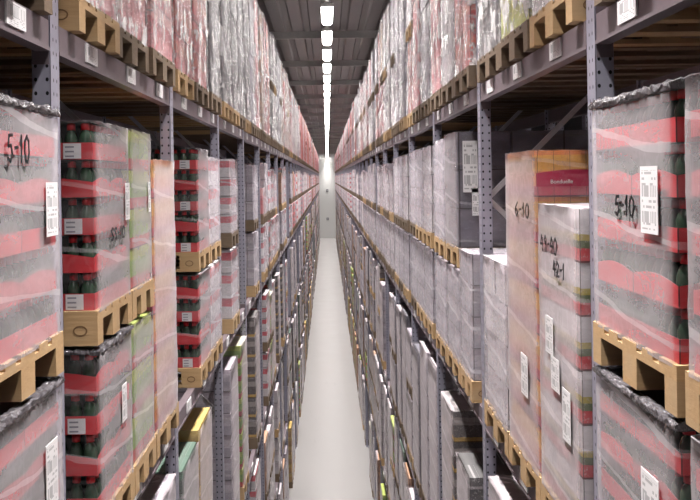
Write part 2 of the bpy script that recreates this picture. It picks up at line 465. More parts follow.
def print_text(root, text, size, loc, rot, mat):
    cu = bpy.data.curves.new('printed_word', 'FONT'); cu.body = text; cu.size = size; cu.extrude = .0008; cu.align_x = 'CENTER'
    o = bpy.data.objects.new('tmp', cu); COL.objects.link(o)
    bpy.context.view_layer.update()
    me = bpy.data.meshes.new_from_object(o.evaluated_get(bpy.context.evaluated_depsgraph_get()))
    bpy.data.objects.remove(o); me.name = 'printed_word'; me.materials.clear(); me.materials.append(mat)
    q = link('printed_word', me, root, loc); q.rotation_euler = rot
    return q

# ------------------------------------------------------------------- cargo
def bottle_mesh(h):
    def f():
        m = MB(); r = .0295
        m.lathe([(r*.9,0),(r,.006),(r,h*.55),(r*.75,h*.70),(r*.5,h*.78),(r*.5,h*.80),(r*.62,h*.80),(r*.62,h*.97),(r*.4,h)], 10, 0, 0, [0,0,0,0,0,1,1,1,1])
        return m.mesh('bottle', [M['bottle'], M['red_plastic']])
    return cached(('bottle', round(h,3)), f)

def cargo_bottles(root, side, W, h, nl, z0, labels):
    """layers of red card trays with capped bottles; the rows that face the aisle and the gap are single bottles"""
    lh = h/nl; nx, ny = 3, 2; tx, ty = CD/nx, W/ny
    nb = max(3, int(ty/.066)); nbx = 6
    th = lh*.45
    def tray(wavy):
        def f():
            m = MB(); g = .002
            x0, x1, y0, y1 = -tx/2+g, tx/2-g, -ty/2+g, ty/2-g
            K = 10
            def top(t): return th*(1 + (.28*math.sin(math.pi*t) - .12 if wavy else 0))
            P = [((x0+(x1-x0)*i/K, y0), top(i/K)) for i in range(K)] + [((x1, y0+(y1-y0)*i/K), top(i/K)) for i in range(K)] + \
                [((x1+(x0-x1)*i/K, y1), top(i/K)) for i in range(K)] + [((x0, y1+(y0-y1)*i/K), top(i/K)) for i in range(K)]
            n = len(P)
            for i in range(n):
                (a, ha), (b, hb) = P[i], P[(i+1) % n]
                m.face([(*a,0),(*b,0),(*b,hb),(*a,ha)], [(i/K,.1),((i+1)/K,.1),((i+1)/K,.9),(i/K,.9)])
                ia, ib = Vector(a)*.985, Vector(b)*.985
                m.face([(*ib,0),(*ia,0),(*ia,ha),(*ib,hb)], [(0,.3)]*4)
                m.face([(*a,ha),(*b,hb),(*ib,hb),(*ia,ha)], [(0,.3)]*4)
            m.box(x0+.01, x1-.01, y0+.01, y1-.01, .001, .006)
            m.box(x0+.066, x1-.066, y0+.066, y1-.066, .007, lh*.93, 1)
            return m.mesh('bottle_tray', [M['tray_red'], M['core']])
        return cached(('tray', round(tx,3), round(ty,3), round(lh,3), wavy), f)
    bm = bottle_mesh(lh-.012)
    for k in range(nl):
        for i in range(nx):
            for j in range(ny):
                cx, cy = -CD/2+tx*(i+.5), -W/2+ty*(j+.5)
                t = link('bottle_tray', tray(k % 2 == 1), root, (cx, cy, z0+k*lh))
                aisle = (i == (0 if side > 0 else nx-1)); near = (j == 0)
                if aisle:
                    xx = -side*(tx/2-.038)
                    for b in range(nb): link('bottle', bm, t, (xx, -ty/2+ty*(b+.5)/nb, .008))
                if near and (aisle or i == 1):
                    for b in range(nbx):
                        px = -tx/2+tx*(b+.5)/nbx
                        if aisle and abs(px+side*(tx/2-.038)) < .055: continue
                        link('bottle', bm, t, (px, -ty/2+.038, .008))
                if labels and near and aisle and k % 2 == 0:
                    def lab():
                        m = MB(); m.face([(-.037,0,-.032),(.037,0,-.032),(.037,0,.032),(-.037,0,.032)], [(0,0),(1,0),(1,1),(0,1)])
                        m.face([(-.037,.0015,-.032),(-.037,.0015,.032),(.037,.0015,.032),(.037,.0015,-.032)])
                        return m.mesh('tray_label', M['lines'])
                    link('tray_label', cached('traylab', lab), t, (-side*(tx/2-.085), -ty/2-.0015, .036))

def cargo_cartons(root, W, h, z0, sty, nx, ny, jit=0.0):
    q = STY[sty]; nl = max(1, round(h/q['lh'])); lh = h/nl; tx, ty = CD/nx, W/ny
    def f():
        m = MB(); g = .0015
        m.box(-tx/2+g, tx/2-g, -ty/2+g, ty/2-g, 0, lh-.0015, 0, q['us'], lh)
        return m.mesh('carton', M['print_'+sty])
    me = cached(('carton', sty, round(tx,3), round(ty,3), round(lh,3)), f)
    for k in range(nl):
        for i in range(nx):
            for j in range(ny):
                if 0 < i < nx-1 and 0 < j < ny-1 and k < nl-1: continue
                link('carton', me, root, (-CD/2+tx*(i+.5)+rnd.uniform(-jit,jit), -W/2+ty*(j+.5)+rnd.uniform(-jit,jit), z0+k*lh))

def cargo_block(W, h, sty):
    q = STY[sty]; nl = max(1, round(h/q['lh'])); lh = h/nl
    def f():
        m = MB()
        for k in range(nl):       # each layer slightly in or out
            e = (.0, .006, .002, .009)[k % 4]
            m.box(-CD/2+e, CD/2-e, -W/2+e, W/2-e, k*lh, (k+1)*lh-.003, 0, q['us'], lh, 0)
        return m.mesh('packs', M['print_'+sty])
    return cached(('block', sty, round(W,2), round(h,2)), f)

# -------------------------------------------------------------- load planner
ORD = ['nearest','second','third','fourth','fifth','sixth','seventh','eighth','ninth','tenth','eleventh','twelfth','thirteenth','fourteenth',
       'fifteenth','sixteenth','seventeenth','eighteenth','nineteenth','twentieth']
SIDE = {-1: 'left', 1: 'right'}
LEVELS = {'upper': .59, 'middle': -1.54, 'lower': -3.59, 'bottom': -5.64, 'floor': -7.75}
def bay_y(side, b): return POST0[side] + (b-1)*BAY       # near edge of the bay's near post

plans = []
def plan(side, level, bay, pos, base, h, sty, y0=None, W=.8, prot=None, stack='', **kw):
    """prot: how far the aisle face stands from the aisle's middle"""
    if y0 is None: y0 = bay_y(side, bay) + .12 + .055 + pos*.86
    plans.append(dict(side=side, level=level, bay=bay, pos=pos, base=base, h=h, sty=sty, y0=y0, W=W, prot=prot if prot else rnd.uniform(.955, .982), stack=stack, **kw))

S1, S2 = .685, .785          # cargo heights of the two stacked pallets of the middle level
def stack_mid(side, bay, pos, s1, s2=None, y0=None, W=.8, prot=None, k1=None, k2=None, h2=S2):
    b = LEVELS['middle']
    p = prot or rnd.uniform(.942, .968)
    plan(side, 'middle', bay, pos, b, S1, s1, y0, W, p, 'beneath' if s2 else '', **(k1 or {}))
    if s2: plan(side, 'middle', bay, pos, b+PH+S1+.030, h2, s2, y0, W, p, 'on top', **(k2 or {}))
def stack_up(side, bay, pos, s1, s2=None, y0=None, W=.8, h1=.84, h2=.90, prot=None):
    if (side < 0 and (bay < 6 or rnd.random() < .8)) or (side > 0 and (bay < 3 or rnd.random() < .35)):
        s2 = None; h1 = rnd.uniform(1.72, 1.92)
    b = LEVELS['upper']; p = prot or rnd.uniform(.932, .955)
    plan(side, 'upper', bay, pos, b, h1, s1, y0, W, p, 'beneath' if s2 else '')
    if s2: plan(side, 'upper', bay, pos, b+PH+h1+.030, h2, s2, y0, W, p, 'on top')

fixed = set()
def fx(side, level, bay, *pos):
    for p in pos: fixed.add((side, level, bay, p))

# ---- middle level, left
stack_mid(-1, 0, 2, 'cola', 'cola', y0=2.72, W=.84, prot=.940, k1=dict(kind='bottles', nl=5, crumple=.03, sheet=[(.14,.22,.22,.405)]),
          k2=dict(kind='bottles', nl=5, crumple=.035, write=[('5-10',.082,-.085,.60,1.1)], sheet=[(.14,.185,.27,.443)]), h2=.78)
stack_mid(-1, 0, 1, 'cola', 'cola', y0=1.85, W=.8, prot=.940)
stack_mid(-1, 1, 0, 'cola', 'cola', y0=4.09, W=.72, prot=.940, k1=dict(kind='bottles', nl=4, labels=True, crumple=.03, sheet=[(.10,.17,.11,.376)]),
          k2=dict(kind='bottles', nl=5, labels=True, crumple=.012, write=[('SS-10',.052,.03,.275,1.8)], sheet=[(.10,.175,.25,.44)]))
stack_mid(-1, 1, 1, 'juice', 'juice', y0=4.83, W=.58, prot=.940, k2=dict(sheet=[(.07,.16,.16,.45)]))
plan(-1, 'middle', 1, 2, LEVELS['middle'], 1.51, 'orange', y0=5.44, W=.8, prot=.940)
stack_mid(-1, 2, 1, 'cola', 'cola', y0=7.33, W=.70, prot=.940, k1=dict(kind='bottles', nl=4, labels=True), k2=dict(kind='bottles', nl=5, labels=True), h2=.77)
stack_mid(-1, 2, 2, 'redband', 'redband', y0=8.06, W=.8, prot=.940, h2=.72)
stack_mid(-1, 3, 0, 'redband', 'redband', y0=9.86, W=.75, prot=.940, h2=.74)
stack_mid(-1, 4, 1, 'grey', 'grey', y0=12.9, prot=.940, h2=.72)
stack_mid(-1, 5, 0, 'redband', 'pink', y0=14.78, prot=.940, h2=.40)
fx(-1,'middle',0,0,1,2); fx(-1,'middle',1,0,1,2); fx(-1,'middle',2,0,1,2); fx(-1,'middle',3,0,1,2); fx(-1,'middle',4,0,1,2); fx(-1,'middle',5,0)
# ---- middle level, right
stack_mid(1, 0, 2, 'cola', 'cola', y0=2.735, W=.86, prot=.940, k1=dict(kind='bottles', nl=5, crumple=.04, sheet=[(.16,.25,-.21,.37)]),
          k2=dict(kind='bottles', nl=5, crumple=.03, write=[('5-10',.062,-.01,.40,1.35)], sheet=[(.155,.20,-.245,.455)]), h2=.775)
stack_mid(1, 0, 1, 'cola', 'cola', y0=1.87, W=.80, prot=.940, k1=dict(kind='bottles', nl=5), k2=dict(kind='bottles', nl=5))
plan(1, 'middle', 1, 0, LEVELS['middle'], 1.26, 'whitered', y0=3.81, W=.73, prot=.940, nx=5, ny=4, write=[('49-40',.066,.08,1.06,1.4),('42-1',.06,-.10,.97,1.4)], sheet=[(.13,.21,-.19,.42),(.14,.16,.1,.70),(.15,.14,.0,.55)])
plan(1, 'middle', 1, 1, LEVELS['middle'], 1.505, 'orange', y0=4.55, W=.79, prot=.940, nx=4, ny=3, write=[('6-10',.066,-.12,1.19,2.2)], sheet=[(.16,.20,-.11,.416)], word=True)
plan(1, 'middle', 1, 2, LEVELS['middle'], .90, 'white', y0=5.365, W=.80, prot=.940, nx=4, ny=2, jit=.008)
plan(1, 'middle', 2, 0, LEVELS['middle'], .86, 'grey', y0=6.69, W=.58, prot=.940)
stack_mid(1, 2, 1, 'grey', 'dark', y0=7.30, W=.78, prot=.940, h2=.86, k2=dict(kind='cartons', nx=3, ny=2, film='film', frontsheet=True))
stack_mid(1, 2, 2, 'grey', 'grey', y0=8.12, prot=.940, h2=.84)
fx(1,'middle',0,0,1,2); fx(1,'middle',1,0,1,2); fx(1,'middle',2,0,1,2)
for p in range(3): stack_mid(1, 3, p, 'grey', ('white','grey','grey')[p], h2=.82); fx(1,'middle',3,p)
for p in range(3): stack_mid(1, 4, p, ('grey','grey','white')[p], ('white','grey','white')[p], h2=.80); fx(1,'middle',4,p)
# ---- upper level
for (s, b, p, y0, W, a, c) in [(-1,0,2,2.70,.80,'pink','pink'),(-1,0,1,1.82,.80,'white','pink'),
        (-1,1,0,3.86,.76,'pink','pink'),(-1,1,1,4.64,.80,'pink','pink'),(-1,1,2,5.47,.80,'pink','pink'),
        (-1,2,0,None,.8,'red','red'),(-1,2,1,None,.8,'red','pink'),(-1,2,2,None,.8,'black','black'),
        (-1,3,0,None,.8,'black','black'),(-1,3,1,None,.8,'black','grey'),(-1,3,2,None,.8,'black','black'),
        (-1,4,0,None,.8,'black','black'),(-1,4,1,None,.8,'grey','black'),(-1,4,2,None,.8,'pink','brown'),
        (-1,5,0,None,.8,'brown','black'),(-1,5,1,None,.8,'pink','red'),(-1,5,2,None,.8,'red','brown'),
        (1,0,2,2.70,.80,'white','white'),(1,0,1,1.82,.80,'white','white'),
        (1,1,0,3.83,.80,'white','white'),(1,1,1,4.68,.80,'lime','lime'),(1,1,2,5.52,.80,'black','black'),
        (1,2,0,None,.8,'red','pink'),(1,2,1,None,.8,'white','white'),(1,2,2,None,.8,'pink','pink'),
        (1,3,0,None,.8,'grey','grey'),(1,3,1,None,.8,'pink','grey'),(1,3,2,None,.8,'red','white'),
        (1,4,0,None,.8,'grey','grey'),(1,4,1,None,.8,'grey','black'),(1,4,2,None,.8,'white','grey'),
        (1,5,0,None,.8,'white','black'),(1,5,1,None,.8,'white','white'),(1,5,2,None,.8,'pink','brown')]:
    stack_up(s, b, p, a, c, y0, W); fx(s, 'upper', b, p)
# ---- lower levels that the photograph singles out
lo = LEVELS['lower']
plan(-1, 'lower', 2, 0, lo, 1.50, 'can', y0=6.58, prot=.97, open_top=True)
plan(-1, 'lower', 2, 1, lo, 1.56, 'yellow', y0=7.42, W=.8, prot=.968, open_top=True)
plan(-1, 'lower', 3, 0, lo, 1.55, 'grey', y0=9.84, W=.78, prot=.968)
plan(-1, 'lower', 3, 1, lo, 1.58, 'juice', y0=11.04, W=.76, prot=.966)
plan(-1, 'lower', 4, 1, lo, 1.60, 'shelf', y0=13.15, W=.8, prot=.964)
plan(1, 'lower', 1, 0, lo, 1.45, 'grey'); plan(1, 'lower', 1, 1, lo, 1.45, 'black', prot=.98); plan(1, 'lower', 1, 2, lo, 1.54, 'white', y0=5.48, prot=.97)
plan(1, 'lower', 2, 0, lo, 1.25, 'black', y0=7.16, W=.7, prot=.97); plan(1, 'lower', 2, 1, lo, 1.52, 'shelf', y0=8.06, W=.8, prot=.968)
for p, (s_, h_) in enumerate((('white',1.6),('grey',1.62),('dark',1.45))): plan(1, 'lower', 3, p, lo, h_, s_)
fx(-1,'lower',2,0,1,2); fx(-1,'lower',3,0,1,2); fx(-1,'lower',4,0,1,2); fx(1,'lower',1,0,1,2); fx(1,'lower',2,0,1,2); fx(1,'lower',3,0,1,2)

PAL = {  # what stands where along the rest of the racks
 (-1,'upper'): 'pink pink red white white brown black grey red pink'.split(), (1,'upper'): 'white white grey pink grey white black red grey pink'.split(),
 (-1,'middle'): 'grey redband white pink cola brown white grey'.split(), (1,'middle'): 'grey grey white grey white grey redband white'.split(),
 (-1,'lower'): 'white grey shelf brown juice white black redband'.split(), (1,'lower'): 'grey white white grey dark shelf brown grey'.split(),
 (-1,'bottom'): 'white redband shelf white brown grey can black'.split(), (1,'bottom'): 'white grey juice grey brown white can shelf'.split(),
 (-1,'floor'): 'white shelf yellow brown grey juice white can'.split(), (1,'floor'): 'white grey yellow grey juice white brown'.split(),
}
for side in (-1, 1):
    for b in range(0, N_BAYS):
        for level, z in LEVELS.items():
            for p in range(3):
                if (side, level, b, p) in fixed: continue
                if rnd.random() < (.03 if level == 'upper' else {(-1,'middle'): .14, (1,'middle'): .04, (-1,'lower'): .46, (-1,'bottom'): .42, (-1,'floor'): .30}.get((side, level), .24)): continue
                opt = PAL[(side, level)]; s1 = rnd.choice(opt); s2 = s1 if rnd.random() < .6 else rnd.choice(opt)
                if level == 'upper': stack_up(side, b, p, s1, s2 if rnd.random() < .93 else None, h1=.84, h2=rnd.uniform(.72, .98))
                elif level == 'middle': stack_mid(side, b, p, s1, s2 if rnd.random() < .93 else None, h2=rnd.uniform(.62, .82))
                elif level == 'floor':
                    plan(side, level, b, p, z, rnd.uniform(1.3, 1.7), s1)
                elif rnd.random() < .45:
                    h1 = rnd.uniform(.6, .7); pr = rnd.uniform(.955, .982)
                    plan(side, level, b, p, z, h1, s1, prot=pr, stack='beneath'); plan(side, level, b, p, z+PH+h1+.030, rnd.uniform(.6, .85), s2, prot=pr, stack='on top')
                else: plan(side, level, b, p, z, rnd.uniform(1.42, 1.66), s1)

def area(q):
    """pixels of frame that the aisle face can cover"""
    y0, y1 = max(q['y0'], .6), max(q['y0']+q['W'], .6)
    if y1 <= 1.0: return 0
    x0, x1 = VPX+q['side']*F*q['prot']/y0, VPX+q['side']*F*q['prot']/y1
    x0, x1 = min(max(x0, -25), 725), min(max(x1, -25), 725)
    dx = abs(x1-x0); ym = F/((y0+y1)/2)
    t, b = VPY - ym*(q['base']+PH+q['h']), VPY - ym*q['base']
    t, b = min(max(t, -25), 525), min(max(b, -25), 525)
    return (dx + .25) * (b-t)
for q in plans: q['area'] = area(q)
plans = [q for q in plans if q['area'] > 0]
plans.sort(key=lambda q: -q['area'])
N_SINGLE = 292
single, mass = plans[:N_SINGLE], plans[N_SINGLE:]

POSW = ['near', 'middle', 'far']
nfilm = 0
for q in single:
    side, W, h, sty = q['side'], q['W'], q['h'], q['sty']
    st = (', ' + q['stack']) if q['stack'] else ''
    lab = f"wrapped {STY[sty]['d']}, {SIDE[side]} rack, {q['level']} level, {ORD[q['bay']]} bay, {POSW[q['pos']]} place{st}"
    if q.get('write'): lab = lab.replace('wrapped ', '', 1).replace(',', ' marked ' + q['write'][0][0] + ',', 1)
    x = side*(q['prot'] + .018 + DEPTH/2)
    root = thing('wrapped_pallet', lab, 'pallet', (x, q['y0']+W/2, CAM_Z + q['base'] + .002))
    root['group'] = f"wrapped pallets on the {q['level']} level of the {SIDE[side]} rack"
    y = q['y0']; near = y < 9.3; kind = q.get('kind')
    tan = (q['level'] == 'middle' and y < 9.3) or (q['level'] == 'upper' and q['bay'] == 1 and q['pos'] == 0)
    wood = M['wood'] if tan or rnd.random() < (0 if q['level'] == 'upper' and q['bay'] < 2 else .3 if q['level'] == 'upper' else .4) else M['wood_grey_shade']  # near upper pallets, unless tan, take the wood with shade in its colour
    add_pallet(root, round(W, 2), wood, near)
    WP = W; W = W-.04
    if kind == 'bottles':
        cargo_bottles(root, side, W, h, q['nl'], PH, q.get('labels', False))
    elif near or kind == 'cartons':
        nx, ny = q.get('nx', 3), q.get('ny', 2)
        cargo_cartons(root, W, h, PH, sty, nx, ny, q.get('jit', .002))
    else:
        link('packs', cargo_block(W, h, sty), root, (0, 0, PH))
    crink = q['level'] == 'upper'
    fm = q.get('film') or ('film_crinkle' if crink else FILM_OF.get(sty, 'film'))
    low = q['level'] in ('lower', 'bottom', 'floor')
    if low and not q.get('film'): fm = 'film_heavy'
    opn = bool(q.get('open_top')) or (low and rnd.random() < .6) or (q['stack'] == 'beneath' and not kind)
    seed = nfilm % 5; nfilm += 1
    cr = .010 if q['stack'] == 'beneath' else q.get('crumple', .02 if crink else .010)
    key = ('film', round(W,2), round(h,2), fm, near, seed if near else 0, cr, opn)
    amp = .005 if q.get('write') or q.get('sheet') else (.008 if crink else .006)
    fme = cached(key + (amp,), lambda: film_mesh(W, h, M.get(fm, M['film']), amp, seed, near, cr, opn))
    if q.get('film') != 'none': link('stretch_wrap', fme, root, (0, 0, PH-.01))
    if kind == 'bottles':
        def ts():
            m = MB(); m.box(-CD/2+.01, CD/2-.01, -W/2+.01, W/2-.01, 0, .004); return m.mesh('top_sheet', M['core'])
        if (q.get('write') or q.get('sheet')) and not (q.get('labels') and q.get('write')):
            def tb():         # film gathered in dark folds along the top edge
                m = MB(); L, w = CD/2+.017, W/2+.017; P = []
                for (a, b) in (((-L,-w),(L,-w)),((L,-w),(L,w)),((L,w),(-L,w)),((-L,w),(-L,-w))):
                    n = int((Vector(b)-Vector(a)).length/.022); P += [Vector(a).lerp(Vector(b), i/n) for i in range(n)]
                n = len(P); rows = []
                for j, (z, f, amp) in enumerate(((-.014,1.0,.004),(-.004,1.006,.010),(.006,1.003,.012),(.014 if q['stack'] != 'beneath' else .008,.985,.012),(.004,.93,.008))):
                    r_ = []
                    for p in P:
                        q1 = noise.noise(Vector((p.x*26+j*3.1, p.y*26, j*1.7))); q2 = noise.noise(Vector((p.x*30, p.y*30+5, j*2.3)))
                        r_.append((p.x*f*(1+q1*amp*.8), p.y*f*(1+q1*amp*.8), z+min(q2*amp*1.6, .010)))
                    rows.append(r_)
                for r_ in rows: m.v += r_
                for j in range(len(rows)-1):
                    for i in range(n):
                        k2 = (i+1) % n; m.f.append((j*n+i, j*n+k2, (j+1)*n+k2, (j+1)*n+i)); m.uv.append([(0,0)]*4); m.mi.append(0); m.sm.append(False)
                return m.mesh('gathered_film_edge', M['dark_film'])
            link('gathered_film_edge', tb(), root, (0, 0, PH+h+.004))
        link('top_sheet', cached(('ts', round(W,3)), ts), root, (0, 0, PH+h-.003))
    for (t, hg, yy, zz, wf) in q.get('write', ()): add_writing(root, side, t, hg, yy, PH+zz, wf)
    for (w_, h_, yy, zz) in q.get('sheet', ()): add_sheet(root, side, w_, h_, yy, PH+zz)
    if q.get('word'):
        # red lozenge and white word printed on the carton row facing the gap
        m = MB(); yb = -W/2-.003; zz = PH + 1.374; n = 14
        top = [(-.592+.42*i/n, zz + .012 + .030*math.sin(math.pi*(.15+.8*i/n))) for i in range(n+1)]
        for i in range(n):
            (a, ta), (b_, tb) = top[i], top[i+1]
            A = [(a,yb,zz-.036),(b_,yb,zz-.036),(b_,yb,tb),(a,yb,ta)]
            m.face(A); m.face([(p[0], yb+.002, p[2]) for p in A][::-1])
        link('printed_band', m.mesh('printed_band', M['red_print']), root)
        print_text(root, 'Bonduelle', .026, (-.475, yb-.0012, zz-.022), (math.pi/2, 0, 0), M['white_ink'])
    if q.get('frontsheet'):
        m = MB(); yb = -W/2-.024
        for (xc, zc, w_, h_) in ((-.50, PH+.603, .11, .38), (-.455, PH+.34, .07, .20)):
            A = [(xc-w_/2,yb,zc-h_/2),(xc+w_/2,yb,zc-h_/2),(xc+w_/2,yb,zc+h_/2),(xc-w_/2,yb,zc+h_/2)]
            m = MB(); m.face(A, [(0,0),(1,0),(1,1),(0,1)]); m.face([(p[0],yb+.002,p[2]) for p in A][::-1])
            link('paper_label', m.mesh('paper_label', M['paper']), root)

# the uncountable rest, far down the aisle
mm = MB(); names = list(STY); slots = [M['print_'+n] for n in names] + [M['wood_grey_shade']]
k_ = N('far_film_over_packs'); 
for q in mass:
    x = q['side']*(q['prot']+.018+DEPTH/2); y0, y1 = q['y0'], q['y0']+q['W']; z = CAM_Z+q['base']+.002; L = DEPTH/2
    s = STY[q['sty']]; nl = max(1, round(q['h']/s['lh'])); lh = q['h']/nl
    mm.box(x-L, x+L, y0, y1, z+PH, z+PH+q['h'], names.index(q['sty']), s['us'], lh, z+PH)
    mm.box(x-L, x+L, y0, y1, z+.105, z+PH, len(names))
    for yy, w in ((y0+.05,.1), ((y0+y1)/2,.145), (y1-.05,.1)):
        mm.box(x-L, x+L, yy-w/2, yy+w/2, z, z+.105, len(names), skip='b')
bpy.data.materials.remove(k_.m)
o = link('distant_pallet_stock', mm.mesh('distant_pallet_stock', slots))
tag(o, 'mass of small wrapped pallets filling both racks toward the far end wall', 'pallets', None, 'stuff')

# -------------------------------------------------------------------- racks
def post_mesh(zb, zt):
    """perforated C section, aisle face at x = 0, y 0 to .12, standing along z"""
    m = MB(); w, d, t = .12, .068, .004
    H = zt-zb; V = Vector
    def plate(a, b, nrm):
        a, b, nrm = V(a), V(b), V(nrm); L = (b-a).length
        A = [(*a,zb),(*b,zb),(*b,zt),(*a,zt)]; n = nrm*t
        B = [(p[0]-n.x, p[1]-n.y, p[2]) for p in A]
        uv = [(-L/2,zb),(L/2,zb),(L/2,zt),(-L/2,zt)]
        m.face(A, uv); m.face(B[::-1], uv[::-1])
        m.face([A[1],B[1],B[2],A[2]], [(.9,0)]*4); m.face([B[0],A[0],A[3],B[3]], [(.9,0)]*4); m.face([A[3],A[2],B[2],B[3]], [(.9,0)]*4)
    plate((0,w),(0,0),(-1,0)); plate((0,0),(d,0),(0,-1)); plate((d,w),(0,w),(0,1))
    plate((d,0),(d,.03),(1,0)); plate((d,w-.03),(d,w),(1,0))
    return m.mesh('post', M['post'])
ZT = CAM_Z + 1.75
DR = 1.0        # aisle face of the posts
RACK_D = 1.12
def brace_mesh(za, zb, flip):
    m = MB(); x0, x1 = .05, RACK_D-.05
    m.bar((x0, .06, zb if flip else za), (x1, .06, za if flip else zb), .032, t=.025); return m.mesh('diagonal_brace', M['galv'])
zs = [.6 + 1.0*i for i in range(9)]
PM = post_mesh(.012, ZT)
def foot():
    m = MB(); m.box(-.02,.13,-.02,.14,0,.012); return m.mesh('foot_plate', M['galv'])
FOOT = foot()
BR = [brace_mesh(zs[i], zs[i+1], i % 2 == 0) for i in range(len(zs)-1)]
def hb():
    m = MB(); m.box(.05, RACK_D-.05, .045, .075, 0, .035); return m.mesh('cross_brace', M['galv'])
HB = hb()
def frame(side, y, xf, label, group, full=True):
    r = thing('upright_frame', label, 'rack frame', (side*xf, y, 0), group)
    if side < 0: r.rotation_euler = (0,0,math.pi); r.location.y = y+.12
    link('post', PM, r); p2 = link('post', PM, r, (RACK_D, .12, 0)); p2.rotation_euler = (0,0,math.pi)
    link('foot_plate', FOOT, r); link('foot_plate', FOOT, r, (RACK_D-.11, 0, 0))
    for i, b in enumerate(BR):
        link('diagonal_brace', b, r)
    for z in (zs[0]-.1, zs[-1]+.03): link('cross_brace', HB, r, (0,0,z))
    return r
def far_frame_mesh():
    m = MB(); m.box(0,.068,0,.12,.012,ZT); m.box(RACK_D-.068,RACK_D,0,.12,.012,ZT)
    for i in range(len(zs)-1):
        a, b = zs[i], zs[i+1]
        m.bar((.05,.06,b if i%2==0 else a),(RACK_D-.05,.06,a if i%2==0 else b),.032)
    m.box(-.02,.13,-.02,.14,0,.012); m.box(RACK_D-.11,RACK_D+.02,-.02,.14,0,.012)
    return m.mesh('upright_frame', M['galv_dull'])
FARM = far_frame_mesh()
for side in (-1, 1):
    for b in range(0, N_BAYS+1):
        y = bay_y(side, b)
        if b < 1: continue
        if b < 14:
            frame(side, y, DR, f"perforated galvanised upright frame between the {ORD[b-1]} and {ORD[b]} bays of the {SIDE[side]} rack",
                  f"upright frames of the {SIDE[side]} rack")
        else:
            o = link('upright_frame', FARM, None, (side*DR, y, 0))
            if side < 0: o.rotation_euler = (0,0,math.pi); o.location.y = y+.12
            tag(o, f"distant thin upright frame beyond the fourteenth bay of the {SIDE[side]} rack", 'rack frame', f"distant upright frames of the {SIDE[side]} rack")
    for b in range(1, 6):          # back-to-back neighbour rack, glimpsed through the gaps
        frame(side, bay_y(side, b), DR+RACK_D+.28, f"{ORD[b-1]} upright frame of the dark neighbour rack behind the {SIDE[side]} rack", f"upright frames behind the {SIDE[side]} rack")

BL = BAY-.12
def beam_mesh():
    m = MB(); h = .112
    m.box(0, .05, .0035, BL-.0035, -h, 0); m.box(-.005, .0, .0035, BL-.0035, -h, -h+.014); pass
    return m.mesh('load_beam', M['beam'])
BEAM = beam_mesh()
def conn():
    out = []
    for k in (1, -1):
        m = MB(); b = sorted((.0006*k, .0032*k))
        m.box(.0005,.062,b[0],b[1],-.16,.045); out.append(m.mesh('end_connector', M['beam']))
    return out
CON, CON2 = conn()
def loc_label():
    m = MB(); w, h = .20, .078
    A = [(-.0072,w/2,-h/2),(-.0072,-w/2,-h/2),(-.0072,-w/2,h/2),(-.0072,w/2,h/2)]
    m.face(A, [(0,0),(1,0),(1,1),(0,1)]); m.box(-.007,-.0003,-w/2,w/2,-h/2,h/2)
    return m.mesh('location_label', M['paper_wide'])
LOC = loc_label()
def flip_obj(o, side, y):
    o.location = (side*(DR+.004), y, o.location.z)
    if side < 0: o.rotation_euler = (0,0,math.pi); o.location.y = y+BL
far_beam = MB(); nb = 0
LEVW = {'upper': 'upper', 'middle': 'middle', 'lower': 'lower', 'bottom': 'bottom'}
beams = []
for side in (-1, 1):
    for b in range(0, N_BAYS):
        for lv in LEVW:
            y = bay_y(side, b)+.12; z = LEVELS[lv]
            ys = VPY - F*z/(y+BL)
            if ys > 540 and not any(q['side'] == side and q['bay'] == b and q['level'] == lv for q in single + mass): continue     # below the frame
            beams.append((y - (40 if lv == 'upper' else 0), side, b, lv))
beams.sort()
for i, (_, side, b, lv) in enumerate(beams):
    y = bay_y(side, b)+.12; z = CAM_Z+LEVELS[lv]
    if i < 250:
        if b < 14:
            lab = f"mauve steel beam with location labels under the {lv} pallets, {SIDE[side]} rack, {ORD[b]} bay"; g = f"load beams of the {SIDE[side]} rack"
        else:
            lab = f"distant mauve steel beam under the {lv} pallets of the {SIDE[side]} rack, beyond the fourteenth bay"; g = f"distant {lv} load beams of the {SIDE[side]} rack"
        o = link('load_beam', BEAM, None, (0,0,z)); flip_obj(o, side, y); tag(o, lab, 'rack beam', g)
        if b < 10:
            for s_, yy in ((1, 0), (-1, BL)):
                link('end_connector', CON if s_ > 0 else CON2, o, (0, yy, 0))
            for k in range(3):
                yy = .055 + .4 + .86*k
                if side < 0: yy = BL-yy
                link('location_label', LOC, o, (0, yy + (.06 if side > 0 else -.06), -.048))
    else:
        x0, x1 = sorted((side*(DR+.004), side*(DR+.054)))
        far_beam.box(x0, x1, y+.004, y+BL-.004, z-.112, z)
if far_beam.f:
    o = link('distant_rack_beams', far_beam.mesh('distant_rack_beams', M['beam'])); tag(o, 'thin rack beams receding to the far end of both racks', 'rack beams', None, 'stuff')
# rear beams of the near bays
for side in (-1, 1):
    for b in range(0, 7):
        for lv in ('upper', 'middle'):
            o = link('rear_beam', BEAM, None, (0,0,CAM_Z+LEVELS[lv])); flip_obj(o, side, bay_y(side, b)+.12); o.location.x = side*(DR+RACK_D-.062)
            tag(o, f"rear mauve steel beam behind the {lv} pallets, {SIDE[side]} rack, {ORD[b]} bay", 'rack beam', f"rear beams of the {SIDE[side]} rack")
    for b in range(0, 5):
        for lv in ('upper', 'middle'):
            o = link('neighbour_rack_beam', BEAM, None, (0,0,CAM_Z+LEVELS[lv]+.12)); flip_obj(o, side, bay_y(side, b)+.12); o.location.x = side*(DR+RACK_D+.28+.012)
            tag(o, f"{lv} beam of the dark neighbour rack behind the {SIDE[side]} rack, {ORD[b]} bay", 'rack beam', f"beams of the neighbour rack behind the {SIDE[side]} rack")

